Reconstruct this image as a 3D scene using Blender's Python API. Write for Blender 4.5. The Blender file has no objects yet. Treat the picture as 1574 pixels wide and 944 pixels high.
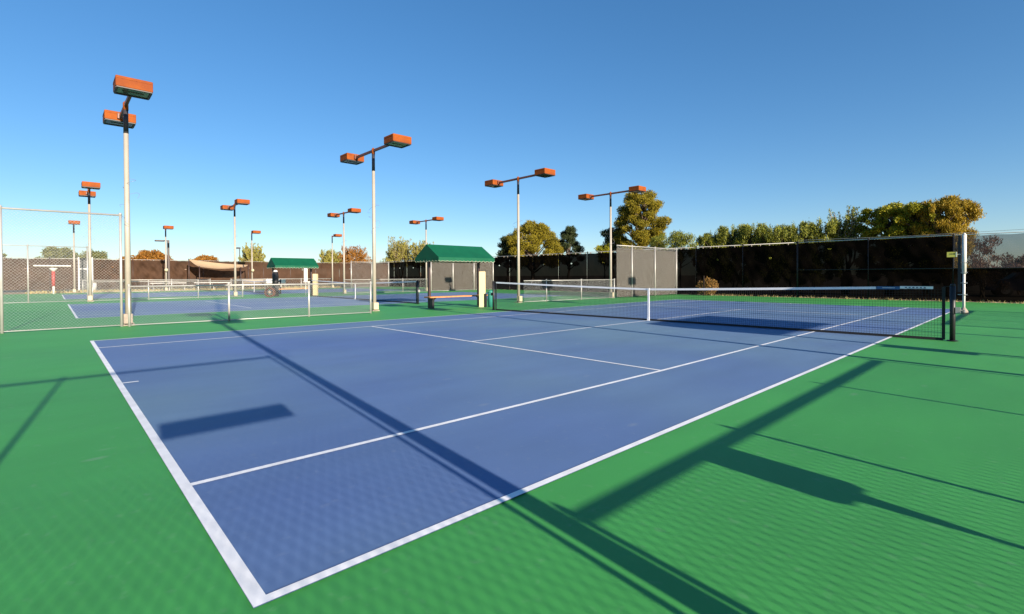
import bpy, math, random
import numpy as np
from mathutils import Vector, Matrix
R = math.radians
sc = bpy.context.scene
COL = sc.collection

# ------------------------------------------------------------------ camera
cam_d = bpy.data.cameras.new('camera')
cam = bpy.data.objects.new('camera', cam_d); COL.objects.link(cam)
cam_d.sensor_width = 36.0
cam_d.lens = 36.0 * 758.755 / 1574
cam_d.shift_x = (787 - 775) / 1574
cam_d.shift_y = -(472 - 433.0) / 1574
cam_d.clip_start = 0.05; cam_d.clip_end = 6000
yaw, pit, rol = -0.827993, -0.012, -0.004
f = Vector((math.sin(yaw)*math.cos(pit), math.cos(yaw)*math.cos(pit), math.sin(pit)))
rt = Vector((math.cos(yaw), -math.sin(yaw), 0)); up = rt.cross(f)
rt2 = rt*math.cos(rol) + up*math.sin(rol); up2 = up*math.cos(rol) - rt*math.sin(rol)
cam.matrix_world = Matrix(((rt2.x, up2.x, -f.x, 7.5486), (rt2.y, up2.y, -f.y, -12.4509), (rt2.z, up2.z, -f.z, 1.2935), (0, 0, 0, 1)))
sc.camera = cam

# ------------------------------------------------------------------ sky, sun, exposure
SUN_EL, SUN_AZ = 16.9, -6.3           # degrees; azimuth from +X
w = bpy.data.worlds.new('World'); sc.world = w; w.use_nodes = True
nt = w.node_tree; nt.nodes.clear()
sky = nt.nodes.new('ShaderNodeTexSky'); sky.sky_type = 'NISHITA'; sky.sun_disc = False
sky.sun_elevation = R(SUN_EL); sky.sun_rotation = R(90 - SUN_AZ)
sky.altitude = 700; sky.air_density = 1.0; sky.dust_density = 0.35; sky.ozone_density = 4.0
bg = nt.nodes.new('ShaderNodeBackground'); bg.inputs['Strength'].default_value = 0.102
hs = nt.nodes.new('ShaderNodeHueSaturation'); hs.inputs['Saturation'].default_value = 1.27; hs.inputs['Hue'].default_value = 0.503
gm = nt.nodes.new('ShaderNodeGamma'); gm.inputs[1].default_value = 0.79
out = nt.nodes.new('ShaderNodeOutputWorld')
nt.links.new(sky.outputs[0], gm.inputs[0]); nt.links.new(gm.outputs[0], hs.inputs['Color']); nt.links.new(hs.outputs[0], bg.inputs[0]); nt.links.new(bg.outputs[0], out.inputs[0])
sd = bpy.data.lights.new('sun', 'SUN'); sd.energy = 5.0; sd.angle = R(0.45); sd.color = (1.0, 0.89, 0.74)
so = bpy.data.objects.new('sun', sd); COL.objects.link(so)
sv = Vector((math.cos(R(SUN_EL))*math.cos(R(SUN_AZ)), math.cos(R(SUN_EL))*math.sin(R(SUN_AZ)), math.sin(R(SUN_EL))))
so.rotation_euler = sv.to_track_quat('Z', 'Y').to_euler(); so.location = sv*60
vs = sc.view_settings
vs.view_transform = 'Standard'; vs.look = 'None'; vs.exposure = 1.15; vs.gamma = 1.0; vs.use_curve_mapping = False

# ------------------------------------------------------------------ materials
MT = {}
def mat(name, col, rough=0.6, metal=0.0, spec=0.5, var=0.0, scale=8.0, bump=0.0, bscale=60.0, col2=None, trans=0.0, sub=0.0, coat=0.0, island=0.0, detail=6.0):
    m = bpy.data.materials.new(name); m.use_nodes = True; t = m.node_tree; N = t.nodes; L = t.links
    b = N['Principled BSDF']; o = N['Material Output']
    b.inputs['Roughness'].default_value = rough; b.inputs['Metallic'].default_value = metal
    b.inputs['Specular IOR Level'].default_value = spec
    if coat: b.inputs['Coat Weight'].default_value = coat; b.inputs['Coat Roughness'].default_value = 0.35
    tc = N.new('ShaderNodeTexCoord')
    c4 = (*col, 1)
    b.inputs['Base Color'].default_value = c4
    if var or col2 or island:
        mix = N.new('ShaderNodeMix'); mix.data_type = 'RGBA'
        k = col2 if col2 else tuple(min(1, x*(1-var)) for x in col)
        mix.inputs[6].default_value = c4; mix.inputs[7].default_value = (*k, 1)
        if island:
            g = N.new('ShaderNodeNewGeometry'); L.new(g.outputs['Random Per Island'], mix.inputs[0])
        else:
            n = N.new('ShaderNodeTexNoise'); n.inputs['Scale'].default_value = scale; n.inputs['Detail'].default_value = detail
            L.new(tc.outputs['Object'], n.inputs['Vector'])
            rmp = N.new('ShaderNodeMapRange'); rmp.inputs[1].default_value = 0.33; rmp.inputs[2].default_value = 0.67
            L.new(n.outputs['Fac'], rmp.inputs[0]); L.new(rmp.outputs[0], mix.inputs[0])
        L.new(mix.outputs[2], b.inputs['Base Color'])
    if bump:
        n2 = N.new('ShaderNodeTexNoise'); n2.inputs['Scale'].default_value = bscale; n2.inputs['Detail'].default_value = 4
        L.new(tc.outputs['Object'], n2.inputs['Vector'])
        bp = N.new('ShaderNodeBump'); bp.inputs['Strength'].default_value = bump; bp.inputs['Distance'].default_value = 0.01
        L.new(n2.outputs['Fac'], bp.inputs['Height']); L.new(bp.outputs[0], b.inputs['Normal'])
    sh = b.outputs[0]
    if sub:
        tr = N.new('ShaderNodeBsdfTranslucent'); tr.inputs[0].default_value = c4
        if var or col2 or island: L.new(mix.outputs[2], tr.inputs[0])
        ms = N.new('ShaderNodeMixShader'); ms.inputs[0].default_value = sub
        L.new(sh, ms.inputs[1]); L.new(tr.outputs[0], ms.inputs[2]); sh = ms.outputs[0]
    if trans:
        tp = N.new('ShaderNodeBsdfTransparent'); ms = N.new('ShaderNodeMixShader'); ms.inputs[0].default_value = trans
        L.new(sh, ms.inputs[1]); L.new(tp.outputs[0], ms.inputs[2]); sh = ms.outputs[0]
    L.new(sh, o.inputs[0]); MT[name] = m; return m

def court_mat(name, col, k, slate=None):
    """painted acrylic court: fine sand grain, soft wear blotches, faint roller marks and stains"""
    m = mat(name, col, rough=0.62, spec=0.45)
    t = m.node_tree; N = t.nodes; L = t.links; b = N['Principled BSDF']
    tc = N.new('ShaderNodeTexCoord')
    n1 = N.new('ShaderNodeTexNoise'); n1.inputs['Scale'].default_value = 0.35; n1.inputs['Detail'].default_value = 7; n1.inputs['Roughness'].default_value = 0.6
    mp = N.new('ShaderNodeMapping'); mp.inputs['Scale'].default_value = (1.0, 0.3, 1.0)
    n2 = N.new('ShaderNodeTexNoise'); n2.inputs['Scale'].default_value = 2.2; n2.inputs['Detail'].default_value = 8
    n3 = N.new('ShaderNodeTexNoise'); n3.inputs['Scale'].default_value = 420; n3.inputs['Detail'].default_value = 2
    L.new(tc.outputs['Object'], n1.inputs['Vector']); L.new(tc.outputs['Object'], mp.inputs[0]); L.new(mp.outputs[0], n2.inputs['Vector']); L.new(tc.outputs['Object'], n3.inputs['Vector'])
    a = N.new('ShaderNodeMath'); a.operation = 'ADD'; L.new(n1.outputs[0], a.inputs[0]); L.new(n2.outputs[0], a.inputs[1])
    a2 = N.new('ShaderNodeMath'); a2.operation = 'MULTIPLY_ADD'; L.new(n3.outputs[0], a2.inputs[0]); a2.inputs[1].default_value = 0.5; L.new(a.outputs[0], a2.inputs[2])
    r = N.new('ShaderNodeMapRange'); r.inputs[1].default_value = 0.75; r.inputs[2].default_value = 1.75; r.inputs[3].default_value = 1.0 - k; r.inputs[4].default_value = 1.0 + k
    L.new(a2.outputs[0], r.inputs[0])
    mx = N.new('ShaderNodeVectorMath'); mx.operation = 'SCALE'; mx.inputs[0].default_value = col; L.new(r.outputs[0], mx.inputs['Scale'])
    if slate:
        nz = N.new('ShaderNodeTexNoise'); nz.inputs['Scale'].default_value = 0.16; nz.inputs['Detail'].default_value = 3; L.new(tc.outputs['Object'], nz.inputs['Vector'])
        nr = N.new('ShaderNodeMapRange'); nr.inputs[1].default_value = 0.35; nr.inputs[2].default_value = 0.65; L.new(nz.outputs[0], nr.inputs[0])
        ms = N.new('ShaderNodeMix'); ms.data_type = 'RGBA'; ms.inputs[6].default_value = (*col, 1); ms.inputs[7].default_value = (*slate, 1)
        L.new(nr.outputs[0], ms.inputs[0]); L.new(ms.outputs[2], mx.inputs[0])
    # scuffs and ball marks: small pale and dark smudges, and faint long roller seams
    v = N.new('ShaderNodeTexVoronoi'); v.inputs['Scale'].default_value = 1.7; mv = N.new('ShaderNodeMapping'); mv.inputs['Scale'].default_value = (1.0, 0.45, 1.0); mv.inputs['Rotation'].default_value = (0, 0, 0.5)
    L.new(tc.outputs['Object'], mv.inputs[0]); L.new(mv.outputs[0], v.inputs['Vector'])
    vr = N.new('ShaderNodeMapRange'); vr.inputs[1].default_value = 0.02; vr.inputs[2].default_value = 0.075; vr.inputs[3].default_value = 0.22; vr.inputs[4].default_value = 0.0; L.new(v.outputs['Distance'], vr.inputs[0])
    n4 = N.new('ShaderNodeTexNoise'); n4.inputs['Scale'].default_value = 14; n4.inputs['Detail'].default_value = 5; L.new(tc.outputs['Object'], n4.inputs['Vector'])
    n4r = N.new('ShaderNodeMapRange'); n4r.inputs[1].default_value = 0.60; n4r.inputs[2].default_value = 0.78; n4r.inputs[3].default_value = 0.0; n4r.inputs[4].default_value = 0.13; L.new(n4.outputs[0], n4r.inputs[0])
    ad = N.new('ShaderNodeMath'); ad.operation = 'ADD'; L.new(vr.outputs[0], ad.inputs[0]); L.new(n4r.outputs[0], ad.inputs[1])
    mw = N.new('ShaderNodeMix'); mw.data_type = 'RGBA'; L.new(ad.outputs[0], mw.inputs[0]); L.new(mx.outputs[0], mw.inputs[6]); mw.inputs[7].default_value = (0.34, 0.36, 0.34, 1)
    L.new(mw.outputs[2], b.inputs['Base Color'])
    bp = N.new('ShaderNodeBump'); bp.inputs['Strength'].default_value = 0.35; bp.inputs['Distance'].default_value = 0.002
    L.new(n3.outputs[0], bp.inputs['Height']); L.new(bp.outputs[0], b.inputs['Normal'])
    rr = N.new('ShaderNodeMapRange'); rr.inputs[3].default_value = 0.52; rr.inputs[4].default_value = 0.72; L.new(n1.outputs[0], rr.inputs[0]); L.new(rr.outputs[0], b.inputs['Roughness'])
    return m

court_mat('green_acrylic', (0.048, 0.285, 0.057), 0.16)
court_mat('blue_acrylic', (0.086, 0.146, 0.318), 0.14, (0.124, 0.208, 0.294))
mat('line_paint', (0.86, 0.85, 0.85), 0.6, var=0.16, scale=5.0, bump=0.2, bscale=300)
mat('dry_earth', (0.34, 0.235, 0.14), 0.95, var=0.3, scale=0.6, bump=0.5, bscale=6)
mat('hill_earth', (0.40, 0.25, 0.15), 0.95, var=0.35, scale=0.03)
mat('galvanised', (0.44, 0.42, 0.39), 0.42, metal=0.35, var=0.15, scale=3, bump=0.05)
mat('wire_dark', (0.16, 0.16, 0.19), 0.5)
mat('chain_wire', (0.42, 0.42, 0.41), 0.45, metal=0.3)
mat('pole_paint', (0.34, 0.30, 0.245), 0.5, var=0.12, scale=2.5, bump=0.06, bscale=30)
mat('sleeve_dark', (0.030, 0.026, 0.030), 0.55)
mat('fixture_orange', (0.27, 0.066, 0.010), 0.65, spec=0.08, col2=(0.19, 0.045, 0.012), scale=3.5, bump=0.05)
mat('fixture_arm', (0.16, 0.045, 0.022), 0.5, var=0.2, scale=5)
mat('lens_glass', (0.045, 0.06, 0.035), 0.15, spec=0.8)
mat('lens_rim', (0.02, 0.014, 0.01), 0.5)
mat('concrete', (0.32, 0.26, 0.21), 0.9, var=0.25, scale=9, bump=0.3)
mat('cream_box', (0.44, 0.37, 0.24), 0.6, var=0.08, scale=3)
mat('screen_back_shaded', (0.004, 0.003, 0.0026), 0.95, spec=0.0, var=0.35, scale=1.5, bump=0.3, bscale=5, trans=0.014)  # darker than screen_lit: shade from the grazing sun is put into the colour
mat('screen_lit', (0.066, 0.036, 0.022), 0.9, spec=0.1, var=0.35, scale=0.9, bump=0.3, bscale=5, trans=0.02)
mat('screen_sheer', (0.040, 0.030, 0.032), 0.8, var=0.2, scale=1.2, trans=0.34)
mat('screen_grey', (0.056, 0.045, 0.034), 0.9, spec=0.05, var=0.15, scale=0.8, bump=0.2, bscale=6, trans=0.09)
mat('flap_pale', (0.22, 0.18, 0.14), 0.8)
mat('canopy_green', (0.003, 0.085, 0.040), 0.6, spec=0.25, var=0.15, scale=3, bump=0.15, bscale=12, sub=0.03)
mat('canopy_trim', (0.55, 0.55, 0.42), 0.7)
mat('steel_brown', (0.040, 0.020, 0.016), 0.5, var=0.2, scale=5)
mat('bench_wood', (0.58, 0.22, 0.07), 0.6, var=0.3, scale=9, bump=0.1)
mat('cream_panel', (0.60, 0.48, 0.27), 0.6, var=0.06, scale=3)
mat('sticker_orange', (0.7, 0.22, 0.05), 0.5)
mat('bin_teal', (0.03, 0.20, 0.16), 0.45, var=0.2, scale=6)
mat('black_metal', (0.012, 0.012, 0.014), 0.5, var=0.3, scale=9)
mat('net_cord', (0.012, 0.012, 0.014), 0.8)
mat('tape_white', (0.78, 0.78, 0.80), 0.6, var=0.08, scale=5)
mat('tape_blue', (0.02, 0.09, 0.22), 0.5)
mat('mark_blue', (0.03, 0.07, 0.14), 0.6)
mat('yellow_plate', (0.66, 0.60, 0.10), 0.5, var=0.1, scale=20)
mat('plate_pale', (0.7, 0.7, 0.6), 0.5)
mat('mark_olive', (0.12, 0.12, 0.03), 0.6)
mat('sail_cloth', (0.50, 0.35, 0.21), 0.8, var=0.1, scale=1.0, sub=0.3)
mat('white_paint', (0.58, 0.56, 0.52), 0.5, var=0.1, scale=3)
mat('red_paint', (0.34, 0.03, 0.025), 0.5)
mat('reel_brown', (0.10, 0.035, 0.02), 0.6, var=0.3, scale=8)
mat('car_blue', (0.02, 0.03, 0.09), 0.25, coat=0.8)
mat('car_glass', (0.01, 0.012, 0.016), 0.08, spec=0.9)
mat('tyre', (0.015, 0.015, 0.015), 0.85)
mat('wall_tan', (0.42, 0.27, 0.15), 0.9, var=0.3, scale=3, bump=0.3)
mat('bark', (0.13, 0.085, 0.055), 0.9, var=0.4, scale=6, bump=0.6, bscale=20)
mat('bark_pale', (0.36, 0.27, 0.19), 0.9, var=0.3, scale=6)
mat('leaf_pine', (0.31, 0.235, 0.014), 0.7, spec=0.2, col2=(0.125, 0.115, 0.014), island=1, sub=0.22)
mat('leaf_pine_dark', (0.060, 0.075, 0.022), 0.7, spec=0.2, col2=(0.018, 0.030, 0.012), island=1, sub=0.08)
mat('leaf_oleander', (0.270, 0.265, 0.020), 0.6, spec=0.3, col2=(0.045, 0.075, 0.014), island=1, sub=0.12)
mat('leaf_gold', (0.360, 0.310, 0.014), 0.6, spec=0.2, col2=(0.130, 0.160, 0.014), island=1, sub=0.2)
mat('leaf_paloverde', (0.38, 0.34, 0.065), 0.7, spec=0.2, col2=(0.20, 0.18, 0.045), island=1, sub=0.3)
mat('leaf_orange', (0.40, 0.165, 0.025), 0.7, spec=0.2, col2=(0.20, 0.10, 0.02), island=1, sub=0.3)
mat('leaf_green', (0.20, 0.19, 0.04), 0.7, spec=0.2, col2=(0.09, 0.105, 0.03), island=1, sub=0.25)
mat('leaf_rust', (0.42, 0.265, 0.016), 0.6, spec=0.2, col2=(0.17, 0.14, 0.014), island=1, sub=0.2)
mat('leaf_tan', (0.46, 0.24, 0.05), 0.8, col2=(0.10, 0.05, 0.02), island=1, sub=0.1)
mat('leaf_dry', (0.18, 0.085, 0.050), 0.7, col2=(0.09, 0.045, 0.030), island=1, sub=0.2)
mat('grass_dry', (0.40, 0.30, 0.12), 0.8, col2=(0.20, 0.17, 0.06), island=1)

# ------------------------------------------------------------------ mesh builder and object helpers
class MB:
    def __init__(s): s.v = []; s.f = []
    def quad(s, a, b, c, d):
        n = len(s.v); s.v += [tuple(a), tuple(b), tuple(c), tuple(d)]; s.f.append((n, n+1, n+2, n+3)); return s
    def tri(s, a, b, c):
        n = len(s.v); s.v += [tuple(a), tuple(b), tuple(c)]; s.f.append((n, n+1, n+2)); return s
    def box(s, c, d, rz=0.0, bev=0.0, taper=1.0):
        x, y, z = d[0]/2, d[1]/2, d[2]/2; ca, sa = math.cos(rz), math.sin(rz); n = len(s.v)
        if bev <= 0:
            for zz, k in ((-z, 1), (z, taper)):
                for xx, yy in ((-x*k, -y*k), (x*k, -y*k), (x*k, y*k), (-x*k, y*k)):
                    s.v.append((c[0]+xx*ca-yy*sa, c[1]+xx*sa+yy*ca, c[2]+zz))
            for q in ((3, 2, 1, 0), (4, 5, 6, 7), (0, 1, 5, 4), (1, 2, 6, 5), (2, 3, 7, 6), (3, 0, 4, 7)): s.f.append(tuple(n+i for i in q))
        else:   # octagonal bevel rings
            rings = []
            for zz, k in ((-z, bev), (-z+bev, 0), (z-bev, 0), (z, bev)):
                ring = []
                X, Y = x-k, y-k; b = bev if k == 0 else bev*0.6
                for xx, yy in ((-X+b, -Y), (X-b, -Y), (X, -Y+b), (X, Y-b), (X-b, Y), (-X+b, Y), (-X, Y-b), (-X, -Y+b)):
                    ring.append(len(s.v)); s.v.append((c[0]+xx*ca-yy*sa, c[1]+xx*sa+yy*ca, c[2]+zz))
                rings.append(ring)
            for a, b2 in zip(rings, rings[1:]):
                for i in range(8): s.f.append((a[i], a[(i+1) % 8], b2[(i+1) % 8], b2[i]))
            s.f.append(tuple(reversed(rings[0]))); s.f.append(tuple(rings[-1]))
        return s
    def tube(s, pts, r, seg=8, cap=True):
        pts = [Vector(p) for p in pts]; rs = r if isinstance(r, (list, tuple)) else [r]*len(pts)
        prev = None; u = None
        for i, p in enumerate(pts):
            d = (pts[min(i+1, len(pts)-1)] - pts[max(i-1, 0)]).normalized()
            if u is None: u = d.orthogonal().normalized()
            u = (u - d*u.dot(d)).normalized(); v = d.cross(u)
            ring = []
            for k in range(seg):
                a = 2*math.pi*(k+0.5)/seg; q = p + (u*math.cos(a) + v*math.sin(a))*rs[i]
                ring.append(len(s.v)); s.v.append(tuple(q))
            if prev:
                for k in range(seg): s.f.append((prev[k], prev[(k+1) % seg], ring[(k+1) % seg], ring[k]))
            elif cap: s.f.append(tuple(reversed(ring)))
            prev = ring
        if cap: s.f.append(tuple(prev))
        return s
    def ring(s, c, rad, r, n=16, seg=5, axis='z', a0=0.0, a1=2*math.pi):
        pts = []
        for i in range(n+1):
            a = a0+(a1-a0)*i/n; p, q = rad*math.cos(a), rad*math.sin(a)
            o = {'z': (p, q, 0), 'x': (0, p, q), 'y': (p, 0, q)}[axis]
            pts.append((c[0]+o[0], c[1]+o[1], c[2]+o[2]))
        return s.tube(pts, r, seg)
    def mesh(s, name, m, smooth=False):
        me = bpy.data.meshes.new(name); me.from_pydata(s.v, [], s.f)
        if m: me.materials.append(MT[m])
        if smooth: me.polygons.foreach_set('use_smooth', [True]*len(me.polygons))
        me.update(); return me

def obj(name, data, parent=None, label=None, kind=None, loc=None):
    o = bpy.data.objects.new(name, data); COL.objects.link(o); o.parent = parent
    if loc is not None: o.location = loc
    if label: o['label'] = label
    if kind: o['kind'] = kind
    return o
def part(name, mb, m, parent, smooth=False, label=None, kind=None, loc=None):
    return obj(name, mb.mesh(name, m, smooth), parent, label, kind, loc)
def tag(o, label, cat, group=None):
    o['label'] = label; o['category'] = cat
    if group: o['group'] = group
    return o
def thing(name, label, cat, loc=(0, 0, 0), rz=0.0, group=None):
    o = obj(name, None); o.location = loc; o.rotation_euler = (0, 0, rz); o.empty_display_size = 0.2
    return tag(o, label, cat, group)
def struct(name, mb, m, smooth=False): return part(name, mb, m, None, smooth, kind='structure')
def dup(root, loc, rz=0.0, label=None):
    def cp(o, par):
        c = o.copy(); COL.objects.link(c); c.parent = par
        for ch in kids.get(o, []): cp(ch, c)
        return c
    kids = {}
    for o in bpy.data.objects:
        if o.parent: kids.setdefault(o.parent, []).append(o)
    r = cp(root, None); r.location = loc; r.rotation_euler = (0, 0, rz)
    if label: r['label'] = label
    return r

# ------------------------------------------------------------------ ground and courts
C1, C2, C3 = 0.0, -18.45, -36.75
struct('ground', MB().quad((-1500, -1500, -0.04), (1500, -1500, -0.04), (1500, 1500, -0.04), (-1500, 1500, -0.04)), 'dry_earth')
struct('green_court_surround', MB().quad((-46.6, -19.5, 0), (12.5, -19.5, 0), (12.5, 18.62, 0), (-46.6, 18.62, 0)), 'green_acrylic')
def rect(mb, x0, y0, x1, y1, z): mb.quad((x0, y0, z), (x1, y0, z), (x1, y1, z), (x0, y1, z))
for cx in (C1, C2, C3):
    mb = MB(); rect(mb, cx-5.485, -11.885, cx+5.485, 11.885, 0.004); struct('blue_court', mb, 'blue_acrylic')
    mb = MB(); z = 0.008; hw, t, b = 5.485, 0.05, 0.06
    for s in (-1, 1):
        rect(mb, cx-hw, s*11.885-(b if s > 0 else 0), cx+hw, s*11.885+(b if s < 0 else 0), z)      # baselines
        xo, xi = sorted((cx+s*hw, cx+s*(hw-t)))
        rect(mb, xo, -11.885+b, xi, 11.885-b, z)                                                  # doubles sidelines
    # singles sidelines, the right one of the near court painted a touch askew
    for s in (-1, 1):
        xa = cx+s*4.09; xn = 3.99 if (cx == 0 and s > 0) else xa
        mb.quad((xn-t/2, -11.885+b, z), (xn+t/2, -11.885+b, z), (xa+t/2, -6.43, z), (xa-t/2, -6.43, z))
        mb.quad((xa-t/2, -6.43, z), (xa+t/2, -6.43, z), (xa+t/2, 11.885-b, z), (xa-t/2, 11.885-b, z))
    for s in (-1, 1): rect(mb, cx-4.09+t/2, s*6.4-t/2, cx+4.09-t/2, s*6.4+t/2, z)                  # service lines
    rect(mb, cx-t/2, -6.4+t/2, cx+t/2, 6.4-t/2, z)                                                 # centre line
    rect(mb, cx-t/2, -11.885+b, cx+t/2, -11.885+b+0.16, z); rect(mb, cx-t/2, 11.885-b-0.16, cx+t/2, 11.885-b, z)
    struct('court_lines', mb, 'line_paint')

# low hill on the left horizon
mb = MB(); random.seed(3); prev = None
for i in range(41):
    a = R(158 + i*1.0); d = 420
    h = 17*max(0, math.sin(math.pi*min(1, i/40)))**0.5*(0.92+0.08*math.sin(i*0.9)) + random.uniform(-.3, .3)
    p0 = (d*math.cos(a), d*math.sin(a), -1); p1 = (d*1.12*math.cos(a), d*1.12*math.sin(a), h*0.85); p2 = (d*1.3*math.cos(a), d*1.3*math.sin(a), h*1.1); p3 = (d*1.6*math.cos(a), d*1.6*math.sin(a), -1)
    cur = (p0, p1, p2, p3)
    if prev:
        for k in range(3): mb.quad(prev[k], cur[k], cur[k+1], prev[k+1])
    prev = cur
struct('hill', mb, 'hill_earth', True)

# ------------------------------------------------------------------ chain-link fences
MESHES = {}
def post_mesh(h, r=0.03, m='galvanised'):
    k = ('post', h, r, m)
    if k not in MESHES:
        MESHES[k] = MB().tube([(0, 0, 0), (0, 0, h)], r, 10).tube([(0, 0, h), (0, 0, h+0.02), (0, 0, h+0.05)], [r*1.25, r*1.3, r*0.4], 10).ring((0, 0, h-0.02), r*1.25, 0.008, 12, 4).mesh('post', m, True)
    return MESHES[k]
def link_mesh(A, B, z0, z1, parent, r=0.0016, pitch=0.0707):
    """diamond wire mesh from A to B (local xy) as diagonal wires"""
    A = Vector((A[0], A[1], 0)); B = Vector((B[0], B[1], 0)); d = B-A; Ln = d.length; d.normalize(); nrm = Vector((-d.y, d.x, 0)); H = z1-z0
    mb = MB()
    def P(s, z, off): return A + d*s + nrm*off + Vector((0, 0, z0+z))
    for fam, off in ((1, 0.002), (-1, -0.002)):
        k = -H
        while k < Ln:
            s0, s1 = max(k, 0), min(k+H, Ln)
            if s1-s0 > 0.02:
                if fam > 0: a, b = P(s0, s0-k, off), P(s1, s1-k, off)
                else: a, b = P(s0, H-(s0-k), off), P(s1, H-(s1-k), off)
                mb.tube([a, b], r, 4, cap=False)
            k += pitch
    return part('chain_link_mesh', mb, 'chain_wire', parent, kind='stuff')
def fence(name, label, A, B, h, posts, group=None, mesh=True, r_post=0.03, r_rail=0.021, bottom=True, mid=False, rail_mat='galvanised', post_mat='galvanised', pitch=0.0707, rw=0.0016, cat='fence'):
    """A, B world xy; posts = distances from A"""
    root = thing(name, label, cat, (A[0], A[1], 0), 0, group)
    dx, dy = B[0]-A[0], B[1]-A[1]; Ln = math.hypot(dx, dy); ux, uy = dx/Ln, dy/Ln
    for s in posts: obj('post', post_mesh(h, r_post, post_mat), root, loc=(ux*s, uy*s, 0))
    part('top_rail', MB().tube([(0, 0, h-0.02), (dx, dy, h-0.02)], r_rail, 8), rail_mat, root, True)
    if bottom: part('bottom_rail', MB().tube([(0, 0, 0.04), (dx, dy, 0.04)], 0.014, 6), rail_mat, root, True)
    if mid: part('middle_rail', MB().tube([(0, 0, h*0.48), (dx, dy, h*0.48)], 0.018, 8), rail_mat, root, True)
    if mesh: link_mesh((0, 0), (dx, dy), 0.05, h-0.03, root, rw, pitch)
    return root, (ux, uy), Ln
SCR = {}
def screen_panel(root, u, s0, s1, z0, z1, m, side=0.05, vent=True, seed=0, amp=0.03, label=None, name='screen_panel'):
    """wind-screen cloth between two posts: a rippled sheet with a half-moon wind vent cut in it"""
    W = round(s1-s0, 2); key = (W, z0, z1, m, vent, seed % 4, amp)
    if key not in SCR:
        rnd = random.Random(seed % 4 + 11); nx, nz = 36, 30; V = []; F = []
        ph = [rnd.uniform(0, 6.28) for _ in range(6)]
        vx, vz = rnd.randint(14, 22), rnd.randint(19, 22)
        for j in range(nz+1):
            for i in range(nx+1):
                x = W*i/nx; t = j/nz; z = z0+(z1-z0)*t
                e = min(1, min(i, nx-i)/4)*min(1, min(j, nz-j)/4+0.15)
                y = amp*e*(math.sin(x*2.3+z*1.4+ph[0])+0.6*math.sin(x*5.1-z*2.9+ph[1])+0.5*math.sin(z*6.0+x*3.0+ph[2])+0.3*math.sin(x*11+z*7+ph[3]))
                zz = z + (0.012*math.sin(i/nx*math.pi*6) if j in (0, nz) else 0)
                V.append((x, y, zz))
        for j in range(nz):
            for i in range(nx):
                if vent and i in (vx, vx+1) and j in (vz,): continue
                a = j*(nx+1)+i; F.append((a, a+1, a+nx+2, a+nx+1))
        mb = MB(); mb.v = V; mb.f = F; me = mb.mesh(name, m, True)
        SCR[key] = (me, vx, vz, nx, nz)
    me, vx, vz, nx, nz = SCR[key]
    o = obj(name, me, root, label=label); ux, uy = u
    o.location = (ux*s0-uy*side, uy*s0+ux*side, 0); o.rotation_euler = (0, 0, math.atan2(uy, ux))
    return o

def ties(root, u, L, h, side):
    mb = MB(); s = 0.25; q = random.Random(int(L*10))
    while s < L:
        x, y = u[0]*s-u[1]*side*.5, u[1]*s+u[0]*side*.5; mb.box((x, y, h-0.03+q.uniform(-.01, .01)), (0.03+abs(u[1])*.05, 0.03+abs(u[0])*.05, 0.09), rz=math.atan2(u[1], u[0])); s += q.choice((.5, .5, .5, 1.0))
    part('cable_ties', mb, 'flap_pale', root, kind='stuff')
def run(L, step, first=0.0):
    n = max(1, round((L-first)/step)); return [first + (L-first)*i/n for i in range(n+1)]

NE = (-8.72, -11.1)
fence('tall_chain_link_fence', 'tall bare chain link fence on the far left beside the nearest lamp pole', NE, (-8.86, -18.3), 2.93, [0, 2.2, 4.6, 7.1], r_rail=0.024)
fence('low_chain_link_fence', 'low chain link fence between the nearest lamp pole and the second one', (-8.6, -10.95), (-8.25, -4.25), 1.07, [0, 2.32, 4.6, 6.7], r_post=0.028)
fence('low_chain_link_fence', 'low chain link fence behind the net between the third and fourth lamp poles', (-9.2, 4.2), (-8.78, 11.0), 1.07, [1.5, 4.05, 6.81], r_post=0.028)
r_, u_, L_ = fence('tall_divider_fence', 'tall grey screened divider fence with white posts behind the net strap', (-8.8, 11.25), (-8.78, 18.15), 3.02, [1.55, 4.1, 6.75], r_post=0.036, bottom=False)
for i, (a, b) in enumerate(((0.03, 1.52), (1.58, 4.07), (4.13, 6.72))): screen_panel(r_, u_, a, b, 0.04, 2.84, 'screen_grey', side=0.03, vent=False, seed=i, amp=0.012)
# second divider
fence('low_chain_link_fence', 'low chain link fence beyond the middle court, left of the farther green canopy', (-27.1, -10.8), (-27.1, -3.4), 1.07, run(7.4, 2.45), r_post=0.028, pitch=0.0707)
fence('low_chain_link_fence', 'low chain link fence beyond the middle court, seen right of the farther green canopy', (-27.1, 3.4), (-27.1, 10.8), 1.07, run(7.4, 2.45), r_post=0.028)
fence('tall_chain_link_fence', 'tall bare chain link fence past the middle court, seen through the nearest fence', (-27.1, -11.0), (-27.1, -18.2), 2.93, [0, 2.3, 4.7, 7.1])
r_, u_, L_ = fence('tall_divider_fence', 'tall grey screened divider fence seen under the nearer green canopy', (-27.2, 11.1), (-27.2, 18.1), 2.95, [0, 2.3, 4.65, 6.95], r_post=0.05)
for i, (a, b) in enumerate(((0.03, 2.27), (2.33, 4.62), (4.68, 6.92))): screen_panel(r_, u_, a, b, 0.08, 2.8, 'screen_grey', side=0.05, vent=False, seed=i, amp=0.012)
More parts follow.
